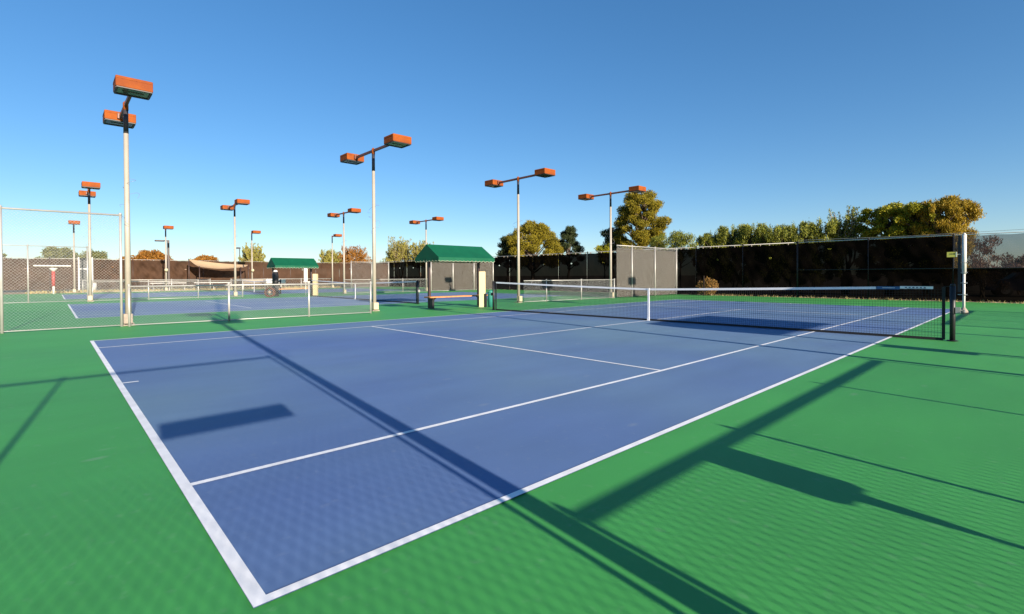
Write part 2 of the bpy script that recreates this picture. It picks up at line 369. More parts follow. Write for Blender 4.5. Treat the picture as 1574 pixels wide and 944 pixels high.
# third divider
fence('low_chain_link_fence', 'low white railed fence edging the farthest court, left of the shade sail', (-46.4, -10.5), (-46.4, -1.2), 1.07, run(9.3, 3.1), r_post=0.035, r_rail=0.03, mesh=True, pitch=0.1)
fence('low_chain_link_fence', 'low white railed fence edging the farthest court, right of the shade sail', (-46.4, 0.6), (-46.4, 10.8), 1.07, run(10.2, 3.4), r_post=0.035, r_rail=0.03, mesh=True, pitch=0.1)
r_, u_, L_ = fence('tall_divider_fence', 'tall fence with two pale posts and a brown screen far behind the second lamp pole', (-46.6, 13.2), (-46.6, 18.1), 3.0, [0, 2.6, 4.85], r_post=0.06)
for i, (a, b) in enumerate(((0.05, 2.55), (2.65, 4.8))): screen_panel(r_, u_, a, b, 0.08, 2.85, 'screen_lit', side=0.06, vent=False, seed=i, amp=0.02)

# far left perimeter fence with brown screen, full sun
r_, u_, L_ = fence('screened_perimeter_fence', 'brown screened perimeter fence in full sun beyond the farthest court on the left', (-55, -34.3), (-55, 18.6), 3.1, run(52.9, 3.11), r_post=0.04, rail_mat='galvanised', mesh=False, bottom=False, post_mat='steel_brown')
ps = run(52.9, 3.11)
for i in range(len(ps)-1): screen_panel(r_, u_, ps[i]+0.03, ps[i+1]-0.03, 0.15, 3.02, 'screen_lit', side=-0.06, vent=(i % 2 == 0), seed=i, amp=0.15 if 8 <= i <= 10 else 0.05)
ties(r_, u_, L_, 3.06, -0.06)
# back perimeter fence, its screen coloured darker for the grazing sun
BL = 53.2
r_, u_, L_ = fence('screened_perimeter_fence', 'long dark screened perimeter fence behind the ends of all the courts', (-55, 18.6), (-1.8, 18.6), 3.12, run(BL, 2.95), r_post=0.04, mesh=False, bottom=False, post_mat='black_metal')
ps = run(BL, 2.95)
for i in range(len(ps)-1): screen_panel(r_, u_, ps[i]+0.02, ps[i+1]-0.02, 0.02, 3.0, 'screen_back_shaded', side=-0.06, vent=True, seed=i, amp=0.03)
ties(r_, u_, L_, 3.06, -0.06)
# right-hand continuation: cloth in the same shaded colour up to the white post, then sheer upper band
r2, u2, L2 = fence('screened_perimeter_fence', 'perimeter fence behind the right net end, its screen turning sheer at the right', (-1.75, 18.6), (14.5, 18.6), 3.12, run(16.25, 3.25), r_post=0.04, mesh=False, bottom=False, mid=False, post_mat='black_metal', rail_mat='white_paint')
part('middle_rail', MB().tube([(0, -0.1, 1.55), (16.25, -0.1, 1.55)], 0.022, 8), 'black_metal', r2, True)
part('top_wire', MB().tube([(0, 0, 3.22), (5, 0, 3.16), (9.8, 0, 3.23), (16.25, 0, 3.28)], 0.008, 5), 'galvanised', r2)
ps = run(16.25, 3.25)
for i in range(len(ps)-1):
    sheer = ps[i] > 6.4
    screen_panel(r2, u2, ps[i]+0.02, ps[i+1]-0.02, 1.56, 3.04, 'screen_sheer' if sheer else 'screen_back_shaded', side=-0.06, vent=not sheer, seed=i, amp=0.012 if sheer else 0.03)
    screen_panel(r2, u2, ps[i]+0.02, ps[i+1]-0.02, 0.03, 1.54, 'screen_back_shaded', side=-0.06, vent=False, seed=i+1, amp=0.02)

# ------------------------------------------------------------------ court lamps
def fixture(par, x, z, y=0.0):
    mb = MB(); mb.box((x, y, z), (0.64, 0.72, 0.25), bev=0.012)
    fx = part('lamp_head', mb, 'fixture_orange', par)
    hx = x-0.34*(1 if x > 0 else -1)
    part('mount', MB().box((hx, y, z-0.01), (0.10, 0.16, 0.15), bev=0.01).tube([(hx, y-.05, z+.07), (hx, y-.05, z+.10)], .015, 6).tube([(hx, y+.05, z+.07), (hx, y+.05, z+.10)], .015, 6), 'fixture_arm', fx)
    rim = MB()
    for sx, sy, dx, dy in ((-.292, 0, .05, .70), (.292, 0, .05, .70), (0, -.330, .53, .05), (0, .330, .53, .05)): rim.box((x+sx, y+sy, z-0.137), (dx*.98, dy*.98, 0.022))
    part('rim', rim, 'lens_rim', fx)
    part('lens', MB().quad((x-.265, y-.305, z-.129), (x-.265, y+.305, z-.129), (x+.265, y+.305, z-.129), (x+.265, y-.305, z-.129)).box((x, y, z-.137), (0.05, 0.42, 0.014)), 'lens_glass', fx)
    hb = MB().box((x, y, z+0.130), (0.5, 0.64, 0.008)).box((x+.323, y, z+.06), (.006, .68, .006)).box((x, y-.363, z+.06), (.60, .006, .006)); part('lid_seam', hb, 'fixture_orange', fx)
    return fx
def make_lamp(label, loc, double=True, H=5.95, seed=1, arm=1.75):
    t = thing('court_lamp', label, 'lamp post', loc, 0, 'court floodlight poles')
    rnd = random.Random(seed)
    part('pole', MB().tube([(0, 0, 0.02), (0, 0, H-0.75)], [0.072, 0.056], 14), 'pole_paint', t, True)
    part('base_plate', MB().box((0, 0, 0.015), (0.28, 0.28, 0.03)).tube([(.1, .1, .03), (.1, .1, .07)], .015, 6).tube([(-.1, .1, .03), (-.1, .1, .07)], .015, 6).tube([(.1, -.1, .03), (.1, -.1, .07)], .015, 6), 'concrete', t)
    part('base_box', MB().box((0.09, -0.02, 0.19), (0.20, 0.20, 0.26), bev=0.012), 'cream_box' if seed != 1 else 'concrete', t)
    part('sleeve', MB().tube([(0, 0, H-0.75), (0, 0, H-0.12)], [0.058, 0.055], 12), 'sleeve_dark', t, True)
    part('pole_cap', MB().tube([(0, 0, H-0.125), (0, 0, H+0.06), (0, 0, H+0.11)], [0.062, 0.062, 0.02], 12), 'fixture_orange', t, True)
    xs = (arm, -arm) if double else (1.45,)
    a = MB().box(((0 if double else 0.62), 0, H), ((3.0 if double else 1.2), 0.07, 0.09), bev=0.008); part('arm', a, 'fixture_arm', t)
    for x in xs: fixture(t, x, H+0.02)
    # wire hoops left on the pole
    wr = MB()
    for k in range(5):
        z = H*0.50 + k*0.27 + rnd.uniform(-.09, .09); a0 = rnd.uniform(0, 6.28); rad = rnd.uniform(.07, .14); sw = rnd.uniform(.5, 1.0)*rnd.choice((-1, 1)); dz = rnd.uniform(-.05, .10)
        n = rnd.randint(7, 12)
        wr.tube([((0.055+rad*2*math.sin(math.pi*q/12))*math.cos(a0+sw*q*.16), (0.055+rad*2*math.sin(math.pi*q/12))*math.sin(a0+sw*q*.16), z+dz*math.sin(q*.5)-0.012*q) for q in range(0, n+1)], 0.004, 5)
    part('wire_loops', wr, 'wire_dark', t)
    return t
lampA = make_lamp('nearest double headed lamp post, where the tall and low chain link fences meet', (-9.02, -10.93, 0), seed=1, H=5.88, arm=1.62)
lampB = make_lamp('double headed lamp post standing left of the nearer green canopy', (-9.27, -3.58, 0), seed=2)
for loc, lab in (((-9.5, 4.14, 0), 'double headed lamp post right of the nearer canopy, in front of the broad pine'),
                 ((-9.12, 11.12, 0), 'double headed lamp post whose right head overlaps the tall pine'),
                 ((-26.9, -10.9, 0), 'double headed lamp post seen through the tall fence, left of the nearest lamp post'),
                 ((-28.0, -3.6, 0), 'double headed lamp post left of the farther green canopy'),
                 ((-27.3, 3.5, 0), 'double headed lamp post right of the farther green canopy'),
                 ((-27.6, 10.9, 0), 'double headed lamp post rising directly behind the roof of the nearer green canopy'),
                 ((9.33, -10.87, 0), 'double headed lamp post out of frame right casting the longest shadow on the court'),
                 ((9.33, -3.55, 0), 'double headed lamp post out of frame right beside the end of the low fence'),
                 ((9.33, 3.9, 0), 'double headed lamp post out of frame right just beyond the net line'),
                 ((9.33, 11.0, 0), 'double headed lamp post out of frame right by the far baseline')):
    dup(lampB, loc, 0, lab)
lampS = make_lamp('single headed lamp post farthest left, seen through the tall chain link fence', (-47.2, -11.0, 0), double=False, H=5.75, seed=5)
dup(lampS, (-47.2, -4.6, 0), 0, 'single headed lamp post standing close to the brown street lamp')
dup(lampS, (-47.2, 2.75, 0), 0, 'single headed lamp post just left of the farther green canopy')
dup(lampS, (-46.0, 10.7, 0), 0, 'single headed lamp post far off behind the lamp post right of the farther canopy')

# ------------------------------------------------------------------ canopies, benches, columns
def make_canopy(label, loc, rz=0.0):
    t = thing('bench_canopy', label, 'canopy', loc, rz, 'green canopies over the players benches')
    y0, y1, hw, ze, zr, zv = -1.45, 1.45, 0.85, 2.03, 2.57, 1.87
    n = 14; mb = MB()
    def strip(a, b, c, d, nn=14, sag=0.018):
        for i in range(nn):
            for j in range(4):
                def P(i, j):
                    s, q = i/nn, j/4
                    p = Vector(a).lerp(Vector(b), s).lerp(Vector(d).lerp(Vector(c), s), q)
                    p.z -= sag*math.sin(math.pi*q)*(0.4+0.6*abs(math.sin(s*math.pi*2))); return p
                mb.quad(P(i, j), P(i+1, j), P(i+1, j+1), P(i, j+1))
    strip((hw, y0, ze), (hw, y1, ze), (0, y1, zr), (0, y0, zr)); strip((-hw, y1, ze), (-hw, y0, ze), (0, y0, zr), (0, y1, zr))
    part('roof_cloth', mb, 'canopy_green', t, True)
    for y in (y0, y1):
        g = MB(); g.tri((-hw, y, ze), (hw, y, ze), (0, y, zr)); part('gable_cloth', g, 'canopy_green', t)
    def valance(a, b, nrm):
        L = (Vector(b)-Vector(a)).length; k = max(4, round(L/0.21)); g = MB(); tr = MB()
        for i in range(k):
            p = Vector(a).lerp(Vector(b), i/k); q = Vector(a).lerp(Vector(b), (i+1)/k)
            pts = [p, q]; lows = []
            for s in range(7):
                r = p.lerp(q, s/6); r.z = zv + 0.035 - 0.04*math.sin(math.pi*s/6); r = r + Vector(nrm)*0.012*math.sin(i*1.7); lows.append(r)
            for s in range(6):
                u1 = p.lerp(q, s/6); u2 = p.lerp(q, (s+1)/6); g.quad(u1, u2, lows[s+1], lows[s])
            tr.tube(lows, 0.006, 4)
        vo = part('valance', g, 'canopy_green', t); part('valance_trim', tr, 'canopy_trim', vo)
    valance((hw, y0, ze), (hw, y1, ze), (1, 0, 0)); valance((-hw, y1, ze), (-hw, y0, ze), (-1, 0, 0)); valance((-hw, y0, ze), (hw, y0, ze), (0, -1, 0)); valance((hw, y1, ze), (-hw, y1, ze), (0, 1, 0))
    for y in (-1.32, 1.25):
        part('post', MB().box((0, y, 1.15), (0.09, 0.09, 2.3)), 'steel_brown', t)
        part('cross_beam', MB().box((0, y, 1.99), (1.6, 0.05, 0.06)).tube([(-.8, y, 2.0), (0, y, 2.5), (.8, y, 2.0)], 0.02, 6), 'steel_brown', t)
    part('ridge_beam', MB().box((0, 0, 2.5), (0.04, 2.8, 0.05)), 'steel_brown', t)
    return t
canA = make_canopy('nearer green gable canopy on brown posts beside the near court net', (-9.15, 0.1, 0))
canB = dup(canA, (-27.5, -0.1, 0), 0, 'farther green gable canopy beyond the middle court')
cr = dup(canA, (9.4, 0.0, 0), math.pi, 'green gable canopy out of frame right shading part of the court by the net'); cr.scale = (1.15, 1.28, 1.07)

def make_bench(label, loc, rz=0.0):
    t = thing('players_bench', label, 'bench', loc, rz, 'benches under the green canopies')
    for x in (-0.10, 0.10):
        part('seat_board', MB().box((x, 0, 0.45), (0.19, 3.1, 0.05), bev=0.008), 'bench_wood', t)
    for y in (-1.30, 1.18):
        mb = MB(); 
        for s in (-1, 1): mb.box((0.0, y+s*0.05, 0.4), (0.42, 0.02, 0.045))
        part('bracket', mb, 'black_metal', t)
        part('leg', MB().box((0, y, 0.21), (0.20, 0.09, 0.42), taper=1.7 if False else 1.0).tri((-.16, y+.03, .38), (.16, y+.03, .38), (0, y+.03, .05)), 'black_metal', t)
    return t
bA = make_bench('orange wooden bench under the nearer green canopy', (-8.85, 0.0, 0))
dup(bA, (-27.2, -0.1, 0), 0, 'orange wooden bench under the farther green canopy')
dup(bA, (9.15, -0.1, 0), 0, 'orange wooden bench out of frame right under the shading canopy')

def make_column(label, loc):
    t = thing('cream_locker', label, 'locker', loc, R(-42), 'cream lockers beside the benches')
    part('body', MB().box((0, 0, 0.74), (0.32, 0.26, 1.46), bev=0.01), 'cream_panel', t)
    part('base', MB().box((0, 0, 0.01), (0.34, 0.28, 0.02)), 'concrete', t)
    part('door', MB().box((-0.163, 0, 0.76), (0.006, 0.20, 1.2)), 'cream_panel', t)
    part('sticker', MB().box((0, -0.132, 0.56), (0.06, 0.004, 0.05)), 'sticker_orange', t)
    return t
cA = make_column('tall cream locker at the right end of the bench under the nearer canopy', (-8.14, 0.72, 0))
dup(cA, (-26.0, 0.85, 0), R(-42), 'tall cream locker standing right of the bench under the farther canopy')

# bin and post next to the cream locker
t = thing('litter_bin', 'teal litter bin with a dark post between the cream locker and the net post', 'bin', (-7.75, 0.82, 0))
part('body', MB().tube([(0, 0, 0.02), (0.01, 0, 0.5), (0.015, 0, 0.6)], [0.09, 0.12, 0.125], 14), 'bin_teal', t, True)
part('lid', MB().tube([(0.015, 0, 0.6), (0.015, 0, 0.64), (0.015, 0, 0.70)], [0.135, 0.13, 0.05], 14), 'bin_teal', t, True)
part('post', MB().box((-0.14, -0.13, 0.28), (0.07, 0.07, 0.56)), 'black_metal', t)

# ------------------------------------------------------------------ nets
def netz(x): a = abs(x)/6.4; return 0.914 + (1.065-0.914)*a**1.15
def make_net(label, cx, y, group='tennis nets'):
    t = thing('tennis_net', label, 'net', (cx, y, 0), 0.038 if cx == C1 else 0, group)
    cords = MB(); E = 6.27; x = -E
    while x <= E:
        cords.box((x, 0, (netz(x)+0.04)/2), (0.0034, 0.0034, netz(x)-0.06)); x += 0.047
    z = 0.06
    while z < 1.0:
        k = z/1.0
        pts = [(-E+i*E/10, 0.002, 0.03 + (netz(-E+i*E/10)-0.06)*k) for i in range(21)]
        cords.tube(pts, 0.0019, 4, cap=False); z += 0.050
    part('netting', cords, 'net_cord', t, kind='stuff')
    tp = MB(); n = 24
    for i in range(n):
        a, b = -E+2*E*i/n, -E+2*E*(i+1)/n; za, zb = netz(a), netz(b)
        if cx == C1 and b > 5.2: b = min(b, 5.21); zb = netz(b)
        if a >= b: continue
        for yy in (-0.009, 0.009): tp.quad((a, yy, za-0.05), (b, yy, zb-0.05), (b, yy*0.4, zb+0.002), (a, yy*0.4, za+0.002))
        tp.quad((a, -0.0036, za+.002), (b, -0.0036, zb+.002), (b, 0.0036, zb+.002), (a, 0.0036, za+.002))
    part('top_tape', tp, 'tape_white', t)
    hem = MB()
    for i in range(n):
        a, b = -E+2*E*i/n, -E+2*E*(i+1)/n; hem.box(((a+b)/2, 0, 0.03), (b-a, 0.012, 0.05))
    part('bottom_hem', hem, 'net_cord', t)
    part('cable', MB().tube([(-6.4, 0, 1.05), (-E, 0, netz(E)-0.01)], 0.005, 5).tube([(6.4, 0, 1.05), (E, 0, netz(E)-0.01)], 0.005, 5), 'black_metal', t)
    part('centre_strap', MB().box((0, -0.003, 0.46), (0.055, 0.030, 0.92)).box((0, -0.02, 0.04), (0.07, 0.02, 0.07)), 'tape_white', t)
    for s in (-1, 1):
        part('side_band', MB().box((s*E, 0, 0.53), (0.05, 0.018, 1.02)), 'net_cord', t)
        p = part('net_post', MB().tube([(s*6.4, 0, 0), (s*6.4, 0, 1.07)], 0.043, 12).tube([(s*6.4, 0, 1.07), (s*6.4, 0, 1.10)], [0.047, 0.03], 12), 'black_metal', t, True)
        part('winder', MB().box((s*6.4+s*0.075, 0, 0.60), (0.07, 0.08, 0.11)).tube([(s*6.4+s*0.1, 0, 0.60), (s*6.4+s*.17, 0, 0.60), (s*6.4+s*.17, -.09, .56)], 0.011, 6), 'galvanised' if s > 0 else 'black_metal', p)
        part('ground_sleeve', MB().tube([(s*6.4, 0, 0.009), (s*6.4, 0, 0.02)], [0.09, 0.08], 14), 'black_metal', p)
    return t
n1 = make_net('tennis net with white top tape across the near court', C1, 0.05)
z_ = netz(5.6)
part('blue_tape_patch', MB().box((5.41, 0, netz(5.41)-0.026), (0.38, 0.021, 0.058)), 'tape_blue', n1)
wt = part('white_tape_label', MB().box((5.86, 0, netz(5.86)-0.026), (0.51, 0.022, 0.052)), 'tape_white', n1)
mk = MB(); rnd = random.Random(4)
for k in range(6): mk.box((5.70+k*0.058, -0.0118, netz(5.86)-0.024-0.004*k/5), (0.034, 0.0015, 0.017+0.010*rnd.random()))
mk.box((5.86, -0.0118, netz(5.86)-0.045), (0.30, 0.0015, 0.005))
part('label_marks', mk, 'mark_blue', wt)
part('patch_line', MB().box((5.42, -0.0113, netz(5.41)-0.024), (0.20, 0.0015, 0.009)), 'tape_white', n1)
make_net('tennis net on the middle court behind the low fence', C2, 0.1)
make_net('tennis net on the farthest court', C3, 0.0)

# white post with clamps behind the net post
t = thing('clamped_fence_post', 'white fence post with clamps and a dark pad just behind the right net post', 'post', (5.84, 9.4, 0))
part('pole', MB().tube([(0, 0, 0.0), (0, 0, 1.35)], 0.036, 12).tube([(0, 0, 1.3), (0.0, 0, 2.56)], 0.058, 12).tube([(0, 0, 2.56), (0, 0, 2.62)], [0.06, 0.02], 12), 'white_paint', t, True)
for z in (0.62, 1.0, 1.34, 1.66):
    part('clamp', MB().ring((0, 0, z), 0.064, 0.010, 14, 5).box((-0.10, 0, z), (0.09, 0.012, 0.022)).box((0.07, -0.03, z), (0.03, 0.03, 0.03)), 'galvanised', t)
part('foot', MB().tube([(0, 0, 0.0), (0, 0, 0.10), (0, 0, 0.2)], [0.12, 0.10, 0.04], 12), 'concrete', t, True)
part('dark_pad', MB().box((-0.115, 0.02, 1.62), (0.07, 0.06, 1.85)), 'black_metal', t)
t = thing('yellow_plate_sign', 'small yellow plate sign with a pale edge hung beside the white fence post', 'sign', (5.62, 9.35, 0))
pl = part('plate', MB().box((-0.07, 0, 1.93), (0.25, 0.012, 0.17)), 'yellow_plate', t)
part('pale_edge', MB().box((0.04, -0.0075, 1.93), (0.028, 0.003, 0.16)), 'plate_pale', pl)
part('glyph', MB().box((-0.01, -0.0075, 1.95), (0.035, 0.003, 0.055)).box((-0.09, -0.0075, 1.93), (0.07, 0.003, 0.012)).box((-0.09, -0.0075, 1.96), (0.07, 0.003, 0.012)), 'mark_olive', pl)
part('bracket', MB().box((0.09, 0.01, 1.93), (0.1, 0.01, 0.03)), 'galvanised', t)

# ------------------------------------------------------------------ right side fences, out of frame, that cast the shadows
fence('low_chain_link_fence', 'low chain link fence out of frame right whose rail and post shadows cross the green', (9.33, -10.77), (9.33, -3.7), 1.07, [0, 2.15, 4.65, 7.05], r_post=0.021, r_rail=0.027, rw=0.0017)
fence('tall_chain_link_fence', 'tall chain link fence out of frame at the near right corner of the court', (9.33, -10.985), (9.33, -18.4), 3.13, [0.01, 2.5, 4.9, 7.3], r_post=0.020, r_rail=0.026, rw=0.0016)
fence('low_chain_link_fence', 'low chain link fence out of frame right beyond the net line', (9.33, 4.1), (9.33, 10.9), 1.07, [0, 2.3, 4.6, 6.8], r_post=0.03, r_rail=0.03)
t = thing('fence_sign', 'long narrow sign on the tall fence out of frame right, shading a bar on court', 'sign', (9.29, -12.02, 0))
part('panel', MB().box((0, 0, 2.05), (0.012, 1.04, 0.165)), 'white_paint', t)
part('tie', MB().box((0.02, -0.45, 2.05), (0.03, 0.02, 0.03)).box((0.02, 0.45, 2.05), (0.03, 0.02, 0.03)), 'galvanised', t)
tag(part('utility_box', MB().box((0, 0, 0.885), (0.12, 0.38, 0.29), bev=0.03).tube([(0, 0, 0.58), (0, 0, 0.745)], [0.03, 0.07], 8).tube([(0, 0, 0), (0, 0, 0.6)], 0.022, 8), 'concrete', None, loc=(9.24, -9.28, 0)), 'grey box on a thin stand out of frame right beside the low fence', 'box')
tag(part('utility_box', MB().box((0, 0, 0.92), (0.14, 0.36, 0.36), bev=0.01).tube([(0, 0, 0), (0, 0, 0.74)], 0.03, 8), 'concrete', None, loc=(9.24, -1.75, 0)), 'grey box on a thin stand out of frame right near the canopy', 'box')

# ------------------------------------------------------------------ far side odds and ends
# brown street lamp
t = thing('street_lamp', 'dark brown street lamp with one flat arm beyond the farthest court on the left', 'street lamp', (-50.3, -3.95, 0))
part('pole', MB().box((0, 0, 2.45), (0.17, 0.17, 4.9)), 'steel_brown', t)
part('arm', MB().box((-0.16, -0.30, 4.84), (0.10, 0.5, 0.08), rz=0.0), 'steel_brown', t)
part('lamp_head', MB().box((-0.16, -0.68, 4.82), (0.45, 0.75, 0.13), bev=0.02), 'steel_brown', t)
# pole mounted balls
for (x, y) in ((-47.1, -4.6), (-47.1, 2.75)):
    tag(part('round_fitting', MB().tube([(0, 0, -0.16), (0, 0, -.12), (0, 0, 0), (0, 0, .12), (0, 0, 0.16)], [0.03, 0.11, 0.16, 0.11, 0.03], 12), 'cream_box', None, True, loc=(x+0.16, y-0.02, 1.95)),
        'pale round fitting on the lamp post ' + ('by the brown street lamp' if y < 0 else 'left of the farther canopy'), 'fitting')
# shade sail
t = thing('shade_sail', 'cream shade sail hanging between posts in front of the brown screen', 'shade sail', (-52.2, 0.6, 0))
mb = MB(); n = 14
c = [Vector((0.7, -1.7, 2.35)), Vector((0.7, 2.2, 2.30)), Vector((-0.6, 3.3, 2.62)), Vector((-0.6, -2.4, 3.15))]
def SP(s, q):
    p = c[0].lerp(c[1], s).lerp(c[3].lerp(c[2], s), q)
    p.z -= 0.17*math.sin(math.pi*s)*(1-0.3*q) + 0.10*math.sin(math.pi*q); p.y += 0.0
    p.x -= 0.25*math.sin(math.pi*s)*(1-2*q); return p
for i in range(n):
    for j in range(8): mb.quad(SP(i/n, j/8), SP((i+1)/n, j/8), SP((i+1)/n, (j+1)/8), SP(i/n, (j+1)/8))
part('sail', mb, 'sail_cloth', t, True)
for p in c: part('post', MB().tube([(p.x, p.y, 0), (p.x, p.y, p.z+0.05)], 0.05, 8), 'steel_brown', t, True)
t = thing('picnic_table', 'dark picnic table in the shade under the cream sail', 'table', (-52.0, 0.9, 0))
part('table_top', MB().box((0, 0, 0.74), (0.8, 1.9, 0.05)), 'steel_brown', t)
for s in (-1, 1):
    part('seat', MB().box((s*0.65, 0, 0.44), (0.26, 1.9, 0.05)), 'steel_brown', t)
    part('leg', MB().tube([(-.55, s*.7, 0), (.15, s*.7, .74)], .04, 6).tube([(.55, s*.7, 0), (-.15, s*.7, .74)], .04, 6), 'steel_brown', t)
# white bleachers
def bleacher(label, loc, L):
    t = thing('white_bench_row', label, 'bench row', loc, 0, 'low white bench rows along the farthest court')
    for k, (x, z) in enumerate(((0.3, 0.42), (-0.25, 0.72))):
        part('seat_board', MB().box((x, 0, z), (0.30, L, 0.06), bev=0.01), 'white_paint', t)
    for s in (-0.42, 0, 0.42):
        part('frame', MB().tube([(0.4, s*L, 0), (0.3, s*L, 0.4)], .025, 6).tube([(-.45, s*L, 0), (-.25, s*L, .7)], .025, 6).tube([(.3, s*L, .38), (-.3, s*L, .38)], .025, 6), 'galvanised', t)
bleacher('low white bench row left of the shade sail beyond the farthest court', (-48.6, -4.2, 0), 2.9)
bleacher('low white bench row beneath the shade sail beyond the farthest court', (-48.6, -0.5, 0), 3.2)
# pale boards on the far low fence
t = thing('board_barrier', 'pale board barrier with a dark spot left of the farther green canopy', 'barrier', (-45.9, 3.6, 0))
for y, L in ((-1.1, 1.9), (1.05, 1.9)): part('board', MB().box((0, y, 0.80), (0.04, L, 0.42)), 'white_paint' if y > 0 else 'concrete', t)
part('dark_spot', MB().box((0.023, 1.35, 0.78), (0.008, 0.22, 0.18)), 'black_metal', t)
for y in (-2.0, 0, 1.95): part('stand', MB().box((-0.04, y, 0.5), (0.06, 0.06, 1.0)), 'galvanised', t)
# pale gate frame at the far left
t = thing('gate_frame', 'pale gate frame in the brown perimeter fence seen through the left chain link', 'gate', (-54.2, -10.0, 0))
for y in (-0.5, 0.5): part('gate_post', MB().box((0, y, 1.6), (0.10, 0.10, 3.2)), 'white_paint', t)
part('crossbar', MB().box((0, 0, 2.1), (0.08, 0.9, 0.10)), 'white_paint', t)
part('dark_panel', MB().box((-0.05, 0, 1.05), (0.02, 0.9, 2.0)), 'black_metal', t)
part('upper_panel', MB().box((-0.05, 0, 2.65), (0.02, 0.9, 0.95)), 'black_metal', t)
t = thing('white_drum', 'dull white drum standing at the foot of the pale gate frame', 'drum', (-53.2, -9.6, 0))
part('body', MB().tube([(0, 0, 0), (0, 0, .35), (0, 0, .37), (0, 0, .75)], [.36, .36, .38, .36], 16), 'white_paint', t, True)
part('lid', MB().tube([(0, 0, .75), (0, 0, .79), (0, 0, .83)], [.38, .38, .2], 16), 'concrete', t, True)
# red pole with flat white top
t = thing('red_pole_shade', 'red column with a white funnel cap under a flat white bar at the far left', 'shade post', (-45.6, -12.3, 0))
part('base_post', MB().tube([(0, 0, 0), (0, 0, 0.61)], 0.07, 10), 'white_paint', t, True)
part('red_column', MB().tube([(0, 0, 0.6), (0, 0, 1.78)], 0.115, 12), 'red_paint', t, True)
part('funnel_cap', MB().tube([(0, 0, 1.75), (0, 0, 2.02), (0, 0, 2.05)], [0.08, 0.27, 0.27], 14), 'white_paint', t, True)
part('flat_bar', MB().box((0, -0.05, 2.22), (0.9, 2.2, 0.10), bev=0.02), 'white_paint', t)
part('thin_stem', MB().tube([(0, 0, 2.0), (0, 0, 2.2)], 0.03, 6), 'white_paint', t)
# round hose reel by farther canopy
t = thing('hose_reel', 'round reddish brown wheeled reel left of the farther bench', 'reel', (-25.3, -2.35, 0), R(48))
part('rim', MB().ring((0, 0, 0.31), 0.27, 0.045, 24, 7, axis='y').ring((0, 0.22, 0.31), 0.27, 0.035, 24, 7, axis='y'), 'reel_brown', t, True)
part('hub', MB().tube([(0, -0.05, 0.31), (0, 0.27, 0.31)], 0.09, 14), 'flap_pale', t, True)
sp = MB()
for k in range(6): a = k*math.pi/3; sp.tube([(0, 0, 0.31), (0.27*math.cos(a), 0, 0.31+0.27*math.sin(a))], 0.018, 5)
part('spokes', sp, 'reel_brown', t)
part('handle', MB().tube([(-0.2, 0.1, 0.5), (-0.5, 0.1, 0.95), (-0.62, 0.1, 0.95)], 0.02, 6), 'black_metal', t)
# black cooler on stand
t = thing('water_cooler', 'dark water cooler with a white lid at the left end of the farther bench', 'cooler', (-26.6, -1.55, 0))
part('stand', MB().box((0, 0, 0.35), (0.3, 0.3, 0.7)), 'black_metal', t)
part('barrel', MB().tube([(0, 0, .7), (0, 0, .95), (0, 0, 1.35), (0, 0, 1.6)], [.16, .2, .19, .15], 14), 'black_metal', t, True)
part('lid', MB().tube([(0, 0, 1.6), (0, 0, 1.68), (0, 0, 1.73)], [.14, .13, .05], 14), 'white_paint', t, True)
tag(part('white_notice_board', MB().box((0, 0, 1.42), (0.04, 0.24, 0.86), bev=0.01).tube([(0, 0, 0), (0, 0, 1.0)], .02, 6).box((0.02, 0.05, 0.93), (0.2, 0.5, 0.05)), 'white_paint', None, loc=(-26.4, 0.35, 0)), 'narrow upright white board beside the cream locker at the farther bench', 'notice board')
# small square signs on stems
for loc, lab in (((-9.9, 13.6, 0), 'small dark square sign on a stem in front of the grey divider behind the net'), ((-28.6, 13.2, 0), 'small dark square sign on a stem seen beneath the nearer canopy')):
    t = thing('square_sign', lab, 'sign', loc, R(-40), 'small dark square signs')
    part('panel', MB().box((0, 0, 0.86), (0.40, 0.04, 0.40), bev=0.01), 'black_metal', t)
    part('stem', MB().tube([(0, 0.03, 0), (0, 0.03, 0.7)], 0.025, 6), 'black_metal', t)
# distant light poles
for loc, h, lab in (((-150, 28, 0), 9.6, 'thin distant pole with a small head left of the far canopy pole'), ((-150, 32.5, 0), 7.5, 'shorter thin distant pole beside the other distant one')):
    t = thing('distant_pole', lab, 'pole', loc)
    part('shaft', MB().tube([(0, 0, 0), (0, 0, h)], 0.12, 6), 'black_metal', t)
    part('head', MB().box((0, -0.3, h), (0.4, 1.0, 0.5)), 'black_metal', t)

